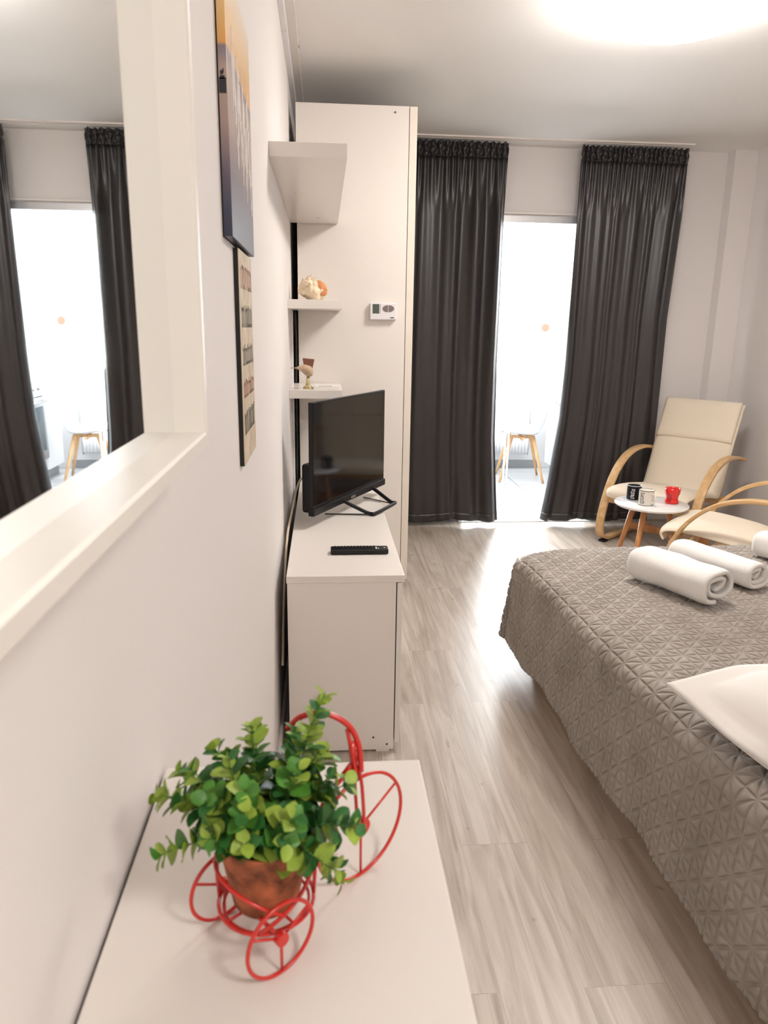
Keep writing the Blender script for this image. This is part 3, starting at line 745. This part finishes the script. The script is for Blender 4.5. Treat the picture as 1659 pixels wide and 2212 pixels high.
root = thing('quilted_bedspread', 'taupe velvet bedspread quilted in diamonds, draped over the bed', 'bedspread', (.795, 2.93, 0), BR)
TOPZ = .515; HEM = .125
RAD = .055
def drape(d):
    # d > 0 on top, d < 0 over the edge; returns (distance in from the hanging face, z)
    al = RAD*PI/2
    if d >= 0: return (RAD+d, TOPZ)
    if d > -al: return (RAD-RAD*math.sin(-d/RAD), TOPZ-RAD*(1-math.cos(d/RAD)))
    return (0, TOPZ-RAD+(d+al))
def quilt_h(u, v):
    pp = lambda c, p: abs((c/p) % 1*p-p if (c/p) % 1 > .5 else (c/p) % 1*p)
    d = min(pp(u, QP), pp(v, QP), pp(u+v, 2*QP)*.7071, pp(u-v, 2*QP)*.7071)
    t = min(1, d/.012); return t*t*(3-2*t)
bm = BM(); NU, NV = 440, 440
drop = TOPZ-HEM-RAD+RAD*PI/2
BW = 1.60
V0, V1 = -drop, BW-2*RAD+drop; U0, U1 = -drop, 1.97
def qf(a, b):
    u = U0+(U1-U0)*a; v = V0+(V1-V0)*b            # fabric distance from the foot fold and from the left fold
    right_side = v > BW/2-RAD
    vv = (BW-2*RAD-v) if right_side else v
    h = quilt_h(u, v)*.0050
    lump = .005*noise.noise(Vector((u*4, v*4, 0)))+.003*noise.noise(Vector((u*15, v*15, 3)))
    q = h+lump
    if u < 0 and vv < 0:
        rho = max(-u, -vv); th = (-u/-vv)*PI/4 if -vv >= -u else PI/2-(-vv/-u)*PI/4
        inn, z = drape(-rho); hang = max(0, rho-.06)/drop
        out = (RAD-inn)+hang*(.026+.022*math.sin(th*4+.6)**2)+q*min(1, rho/.05)
        px_, py_ = RAD-out*math.cos(th), RAD-out*math.sin(th)
        z += q*(1-min(1, rho/.05)) + hang*.012*math.sin(th*3)
    else:
        ix, zv = drape(vv); iy, zu = drape(u); z = min(zv, zu)
        hv = max(0, -vv-.06)/drop; hu = max(0, -u-.06)/drop
        kv, ku = min(1, max(0, -vv)/.05), min(1, max(0, -u)/.05)
        px_ = ix-hv*(.026+.008*math.sin(u*9)+.005*math.sin(u*23+1)*min(1, max(0, u)*5))-q*kv
        py_ = iy-hu*(.026+.008*math.sin(v*11))-q*ku
        z += q*(1-max(kv, ku))+max(hv, hu)*.008*math.sin(u*7+v*5)*min(1, abs(u)*4)
    cd_ = math.hypot(px_, py_)
    if not right_side: z -= .030*math.exp(-(cd_/.13)**2)*(z-HEM)/(TOPZ-HEM)
    x = BW-px_ if right_side else px_
    return Vector((x, -py_, z))
grid(bm, qf, NU, NV, uvf=lambda a, b: (U0+(U1-U0)*a, V0+(V1-V0)*b))
finish('cover', bm, quilt_m, root, True, solid=.006)

def rolled_towel(root, L_, w0, h0, turns, th, seed, name='roll'):
    # a folded sheet wound into a flat roll, seen from its end
    rnd = random.Random(seed)
    path = []; n = 110
    for k in range(n+1):
        t = k/n; a = -PI*.55+turns*2*PI*t
        rr = .22+.78*(t*turns/(turns))**.9
        c, s_ = math.cos(a), math.sin(a); e = .72
        px = w0/2*rr*math.copysign(abs(c)**e, c); pz = h0/2*rr*math.copysign(abs(s_)**e, s_)
        path.append((px, pz))
    bm = BM()
    def f(a, b):
        i = a*n; i0 = int(min(n-1, i)); fr = i-i0
        x = path[i0][0]*(1-fr)+path[i0+1][0]*fr; z = path[i0][1]*(1-fr)+path[i0+1][1]*fr
        y = L_*(b-.5); inner = 1-a
        edge = 1-min(1, (L_/2-abs(y))/.03)
        y *= 1-inner*.10*(1+.3*math.sin(a*20))
        sc_ = 1-.10*edge**2
        x *= sc_*(1+.02*math.sin(b*5+seed)); z *= sc_*(1+.03*math.sin(b*7+seed*2))
        p = Vector((x, y, z+h0/2))
        p += Vector((1, 0, 1))*.004*noise.noise(Vector((x*20, y*12, z*20+seed)))
        p.z = max(p.z, .002)
        return p
    grid(bm, f, n, 26)
    o = finish(name, bm, towel_m, root, True, solid=th); o.modifiers['solid'].offset = 0
    return o
TA = math.atan2(-.91, .41)+PI/2
def towel(label, cx, cy, L_, w0, h0, turns, seed, a=TA):
    r = thing('rolled_towel', label, 'towel', (cx, cy, TOPZ+.016), a, 'rolled white towels on the bed')
    rolled_towel(r, L_, w0, h0, turns, .014, seed)
    return r
towel('thick white towel rolled and laid nearest to the bed edge', 1.255, 2.375, .34, .175, .115, 2.0, 1)
towel('white rolled towel lying just behind the nearest one', 1.47, 2.52, .36, .13, .095, 2.3, 4)
towel('white rolled towel farther right, cut by the right edge of the photo', 1.875, 2.62, .34, .15, .10, 2.0, 7)

root = thing('pillow', 'white pillow near the bed edge, one corner hanging over the side', 'pillow', (1.232, 1.305, .605), math.radians(14))
bm = BM()
def pf(side):
    def f(a, b):
        x = (a-.5)*.70; y = (b-.5)*.66; fl = .05
        ex = max(0, min(1, (.35-abs(x)-fl)/.22)); ey = max(0, min(1, (.33-abs(y)-fl)/.20))
        t = (math.sin(ex*PI/2)*math.sin(ey*PI/2))**.75
        z = side*(.002+.062*t)+.004*noise.noise(Vector((x*9, y*9, side)))
        pin = .035*(abs(x)/.35)**2*(abs(y)/.33)**2
        k = 1-.06*(1-(abs(x)/.35)**4)*(abs(y)/.33)**3; k2 = 1-.06*(1-(abs(y)/.33)**4)*(abs(x)/.35)**3
        zz = z+pin*.6
        if x < -.24: zz -= .05*((-x-.24)/.11)**1.5*(1-.7*(y/.33 if y > 0 else 0))
        zz += .016*math.sin(x*11+y*6+1)*(1-t)
        return Vector((x*k2, y*k, zz))
    return f
grid(bm, pf(1), 56, 56); grid(bm, pf(-1), 56, 56); bmesh.ops.remove_doubles(bm, verts=bm.verts, dist=.0001)
finish('pillow_case', bm, pillow_m, root, True, solid=.0025)

# ------------------------------------------------------------------ side table and mugs
TX, TY, TZ = 1.885, 3.985, .45
root = thing('side_table', 'small round white table on splayed wooden legs between the two armchairs', 'table', (TX, TY, 0))
bm = BM(); lathe(bm, [(0, TZ-.020), (.17, TZ-.020), (.198, TZ-.014), (.206, TZ-.004), (.205, TZ), (0, TZ)], 64); finish('tabletop', bm, white_m, root)
bm = BM(); lathe(bm, [(0, TZ-.035), (.09, TZ-.035), (.09, TZ-.0205), (0, TZ-.0205)], 24); finish('leg_mount', bm, beech_m, root)
for k in (224, 140, 328):
    a = math.radians(k)
    bm = BM(); tube(bm, [(.095*math.cos(a), .095*math.sin(a), TZ-.021), (.195*math.cos(a), .195*math.sin(a), 0)], [.017, .011], 16); finish('leg', bm, beech_m, root, True)
def mug(label, cat_m, x, y, prof, handle_a, wr_=None, rimm=None, text=None, tm=None):
    r = thing('mug', label, 'mug', (x, y, TZ+.0005), 0)
    bm = BM(); lathe(bm, prof, 40); finish('cup', bm, cat_m, r)
    R_ = prof[2][0]
    if rimm:
        bm = BM(); tube(bm, [(R_*1.02*math.cos(2*PI*k/40), R_*1.02*math.sin(2*PI*k/40), prof[-4][1]) for k in range(40)], .0016, 6, closed=True); finish('rim', bm, rimm, r, True)
        bm = BM(); tube(bm, [(R_*.98*math.cos(2*PI*k/40), R_*.98*math.sin(2*PI*k/40), .0025) for k in range(40)], .0014, 6, closed=True); finish('base_line', bm, rimm, r, True)
    a = handle_a; d = Vector((math.cos(a), math.sin(a), 0))
    pts = spline([d*R_*.95+Vector((0, 0, .066)), d*(R_+.020)+Vector((0, 0, .066)), d*(R_+.028)+Vector((0, 0, .045)), d*(R_+.016)+Vector((0, 0, .022)), d*R_*.95+Vector((0, 0, .018))], 6)
    bm = BM(); tube(bm, pts, .0048, 10); finish('handle', bm, cat_m, r, True)
    if tm:
        rn = random.Random(text); bm = BM(); z = .014
        while z < .072:                               # column of upright letter strokes
            hh = rn.uniform(.006, .009)
            for q in range(2):
                aa = wr_+rn.uniform(-.10, .06)+q*.26; ww = rn.uniform(.10, .24)
                P_ = [((R_+.0006+(.0008 if cat_m == redmug_m else 0))*math.cos(aa+ww*k/4), (R_+.0006)*math.sin(aa+ww*k/4)) for k in range(5)]
                for (xa, ya), (xb, yb) in zip(P_[:-1], P_[1:]):
                    bm.faces.new([bm.verts.new(p) for p in ((xa, ya, z), (xb, yb, z), (xb, yb, z+hh*.55), (xa, ya, z+hh*.55))])
            z += hh+.0015
        finish('lettering', bm, tm, r, solid=.0006)
    return r
cyl = lambda R_, H_: [(0, 0), (R_*.97, 0), (R_, .004), (R_, H_-.004), (R_*1.03, H_), (R_*.98, H_), (R_*.95, .008), (0, .006)]
mug('black enamel mug with pale lettering behind the white mug', black_m, 1.815, 4.075, cyl(.041, .086), 1.2, -2.35, whitep_m, 3, paper_m)
mug('white enamel mug with dark rim and lettering on the round table', enamel_m, 1.832, 3.945, cyl(.041, .086), -1.2, -2.75, ink_m, 5, ink_m)
mug('glossy red mug with a curved waist on the right of the round table', redmug_m, 2.005, 3.985,
    [(0, 0), (.036, 0), (.040, .004), (.038, .012), (.033, .026), (.035, .042), (.042, .060), (.043, .078), (.043, .088), (.040, .0885), (.038, .078), (.030, .026), (.034, .01), (0, .007)], .6, -2.55, None, 8, ink_m)

# ------------------------------------------------------------------ armchairs
def armchair(label, x, y, rz):
    # local: -y is the front, +y the back, x sideways
    root = thing('armchair', label, 'armchair', (x, y, 0), rz, 'cream bentwood armchairs around the round table')
    arm = [(p.x, p.y) for p in spline([(a, b, 0) for a, b in [(.66, .585), (.50, .618), (.34, .612), (.20, .560), (.085, .455), (.01, .315), (-.035, .17), (-.03, .075), (.015, .034), (.09, .024), (.25, .030), (.45, .028), (.66, .022)]], 8)]
    for s in (-1, 1):
        bm = BM(); strip(bm, arm, min(s*.335, s*.280), max(s*.335, s*.280), .020); finish('arm_frame', bm, birch_m, root, False, bevel=.003)
        boxo('foot_pad', (s*.3075-.024, .0, 0), (s*.3075+.024, .05, .014), dark_m, root, .003)
    for s in (-1, 1):          # seat and back rails in one bent piece each side
        rail = [(p.x, p.y) for p in spline([(a, b, 0) for a, b in [(-.01, .315), (.20, .308), (.40, .290), (.470, .330), (.55, .55), (.615, .75), (.675, .905)]], 8)]
        bm = BM(); strip(bm, rail, s*.245-.014, s*.245+.014, .022); finish('seat_rail', bm, birch_m, root, False, bevel=.002)
    boxo('front_rail', (-.287, -.005, .285), (.287, .017, .340), birch_m, root, .003)
    boxo('lower_stretcher', (-.287, .30, .05), (.287, .32, .10), beech_m, root, .003)
    boxo('rear_rail', (-.287, .445, .30), (.287, .465, .36), birch_m, root, .003)
    def cush(off, thick, path, hw):
        bm = BM(); k = len(path); rows = []
        for i, p in enumerate(path):
            a_, b_ = path[max(i-1, 0)], path[min(i+1, k-1)]; tx, tz = b_[0]-a_[0], b_[1]-a_[1]; l__ = math.hypot(tx, tz) or 1; nx, nz = -tz/l__, tx/l__
            e = min(1, min(i, k-1-i)/3); tt = thick*(.35+.65*math.sin(e*PI/2)); row = []
            for j in range(25):
                w1 = -1+2*j/24; tw_ = tt*(1-abs(w1)**6*.75); row.append((w1, tw_))
            top_ = [bm.verts.new((w1*hw, p[0]+nx*(off+tw_), p[1]+nz*(off+tw_))) for w1, tw_ in row]
            bot_ = [bm.verts.new((w1*hw, p[0]+nx*off, p[1]+nz*off)) for w1, tw_ in row]
            rows.append(top_+bot_[::-1])
        for A_, B_ in zip(rows[:-1], rows[1:]):
            m_ = len(A_)
            for j in range(m_): f = bm.faces.new((A_[j], A_[(j+1) % m_], B_[(j+1) % m_], B_[j])); f.smooth = True
        bm.faces.new(rows[0]); bm.faces.new(rows[-1]); return bm
    P_ = [(p.x, p.y) for p in spline([(a, b, 0) for a, b in [(-.040, .335), (-.050, .372), (.0, .392), (.12, .392), (.30, .372), (.415, .352), (.455, .385), (.50, .50), (.555, .66), (.62, .82), (.675, .945)]], 8)]
    c = finish('cushion', cush(-.004, .034, P_, .272), canvas_m, root)
    h = [(p.x, p.y) for p in spline([(.568, .690, 0), (.60, .765, 0), (.64, .865, 0), (.672, .950, 0)], 6)]
    finish('headrest_flap', cush(.027, .022, h, .262), canvas_m, root)
    return root
a1 = .674-PI/2
ch1 = armchair('cream cushioned bentwood armchair in the corner, facing the bed', 2.093, 4.473, a1)
ch2 = copy_thing(ch1, (2.017, 3.80, 0), -.762-PI/2, 'cream bentwood armchair cut by the right edge, seen over the bed')

# ------------------------------------------------------------------ kitchen furniture
root = thing('kitchen_cabinets', 'white kitchen base cabinets with grey worktop on the right of the kitchen', 'kitchen cabinet', (2.23, 5.60, 0))
boxo('carcass', (.02, 0, .10), (.61, 1.60, .915), cabw_m, root, .001)
boxo('plinth', (.06, .0, 0), (.61, 1.60, .10), plinth_m, root, 0)
for y0, y1 in ((.003, .597), (1.203, 1.597)):
    d = boxo('door', (.0, y0, .105), (.019, y1, .91), cabw_m, root, .002)
    bm = BM(); yh = y0+.05; tube(bm, spline([(0, yh, .72), (-.025, yh, .73), (-.028, yh, .79), (-.025, yh, .85), (0, yh, .86)], 5), .005, 8); finish('handle', bm, steel_m, d, True)
tag(boxo('worktop', (2.21, 5.58, .917), (2.845, 7.22, .955), count_m, None, .002), 'grey kitchen worktop over the white base cabinets', 'worktop')
root = thing('oven', 'built-in steel oven with dark glass door between the white kitchen cabinets', 'oven', (2.23, 6.20, 0))
boxo('control_panel', (-.012, .005, .78), (.018, .595, .912), steel_m, root, .002)
boxo('oven_door', (-.012, .005, .22), (.018, .595, .772), steel_m, root, .002)
boxo('oven_window', (-.0135, .05, .30), (-.011, .55, .69), oven_m, root, 0)
bm = BM(); tube(bm, [(-.014, .05, .735), (-.045, .055, .735), (-.045, .545, .735), (-.014, .55, .735)], .008, 8); finish('door_handle', bm, steel_m, root, True)
for k in range(4):
    bm = BM(); tube(bm, [(-.012, .10+k*.13, .85), (-.035, .10+k*.13, .85)], .018, 16); finish('knob', bm, steel_m, root)
tag(boxo('tile_splashback', (KX1-.012, 5.6, .956), (KX1-.001, 7.2, 1.55), mat('splashback_cream', (.70, .70, .64), .2), None, 0), 'pale tiled splashback above the kitchen worktop', 'splashback')
o = boxo('bread_box', (2.42, 6.60, .9555), (2.66, 6.85, 1.19), whitep_m, None, .01); tag(o, 'white box standing on the kitchen worktop, seen in the mirror', 'box')

root = thing('radiator', 'white panel radiator under the kitchen window', 'radiator', (1.0, KY-.11, .15))
boxo('rear_panel', (0, .07, 0), (1.10, .085, .64), white_m, root, .004)
bm = BM(); grid(bm, lambda a, b: Vector((a*1.10, .012-.009*abs(math.sin(a*PI*33))**.6, .02+.60*b)), 264, 6); finish('front_panel', bm, white_m, root, True, solid=.002)
boxo('top_grille', (0, .0, .62), (1.10, .085, .64), white_m, root, .003)
boxo('side_cover', (-.004, .0, .0), (.0, .085, .64), white_m, root, 0)
boxo('side_cover', (1.10, .0, .0), (1.104, .085, .64), alu_m, root, 0)

root = thing('wall_hook_disc', 'small round salmon disc hanging on the kitchen wall beside the window', 'wall decoration', (2.225, KY-.001, 1.425))
bm = BM(); tube(bm, [(0, 0, 0), (0, -.012, 0)], .038, 32); finish('disc', bm, orange_m, root)
bm = BM(); tube(bm, [(0, -.005, -.038), (.01, -.006, -.10), (.03, -.006, -.13)], .0025, 6); finish('cord', bm, paper_m, root, True)

# dining chair: moulded shell on beech legs
root = thing('dining_chair', 'white moulded shell chair on splayed beech legs in the kitchen', 'chair', (1.885, 6.87, 0), math.radians(-8))
# local: front towards -x
def shell(a, b):
    v = -1+2*a; u = b                                   # u along the profile front to top
    P_ = [(-.215, .435), (-.20, .458), (-.10, .452), (.05, .440), (.14, .450), (.195, .52), (.225, .63), (.25, .75), (.272, .845)]
    k = u*(len(P_)-1); i = int(min(len(P_)-2, k)); f = k-i
    g = lambda j: P_[max(0, min(len(P_)-1, j))]
    p0, p1, p2, p3 = g(i-1), g(i), g(i+1), g(i+2)
    cr = lambda c: .5*((2*p1[c])+(p2[c]-p0[c])*f+(2*p0[c]-5*p1[c]+4*p2[c]-p3[c])*f*f+(3*p1[c]-p0[c]-3*p2[c]+p3[c])*f**3)
    x, z = cr(0), cr(1)
    wd = .235*(1-.35*max(0, u-.55)/.45)*(1-.9*max(0, (u-.90)/.10)**3*.5)*(1-.25*max(0, (.06-u)/.06))
    side = abs(v)**2.6
    if u < .5: z += .045*side
    else: x -= .06*side*(1-.5*(u-.5)/.5); z += .02*side*(1-u)*2
    return Vector((x, v*wd, z))
bm = BM(); grid(bm, shell, 28, 40); finish('seat_shell', bm, white_m, root, True, solid=.008)
for sx, sy in ((-1, -1), (-1, 1), (1, -1), (1, 1)):
    bm = BM(); tube(bm, [(sx*.10, sy*.10, .425), (sx*.205, sy*.205, 0)], [.018, .011], 12); finish('leg', bm, oakleg_m, root, True)
boxo('leg_frame', (-.13, -.012, .395), (.13, .012, .425), oakleg_m, root, .003); boxo('leg_frame', (-.012, -.13, .390), (.012, .13, .42), oakleg_m, root, .003)

root = thing('kitchen_table', 'glass topped kitchen table with thin white legs beside the shell chair', 'table', (.90, 6.55, 0))
boxo('tabletop', (0, 0, .735), (.82, .70, .745), mat('frosted_glass_top', (.75, .84, .84), .1, trans=.6), root, .002)
for x in (.03, .76):
    for y in (.03, .64): 
        bm = BM(); tube(bm, [(x, y, 0), (x, y, .735)], .009, 10); finish('leg', bm, white_m, root, True)
        bm = BM(); tube(bm, [(x+.03, y, 0), (x+.03, y, .735)], .009, 10); finish('leg', bm, white_m, root, True)
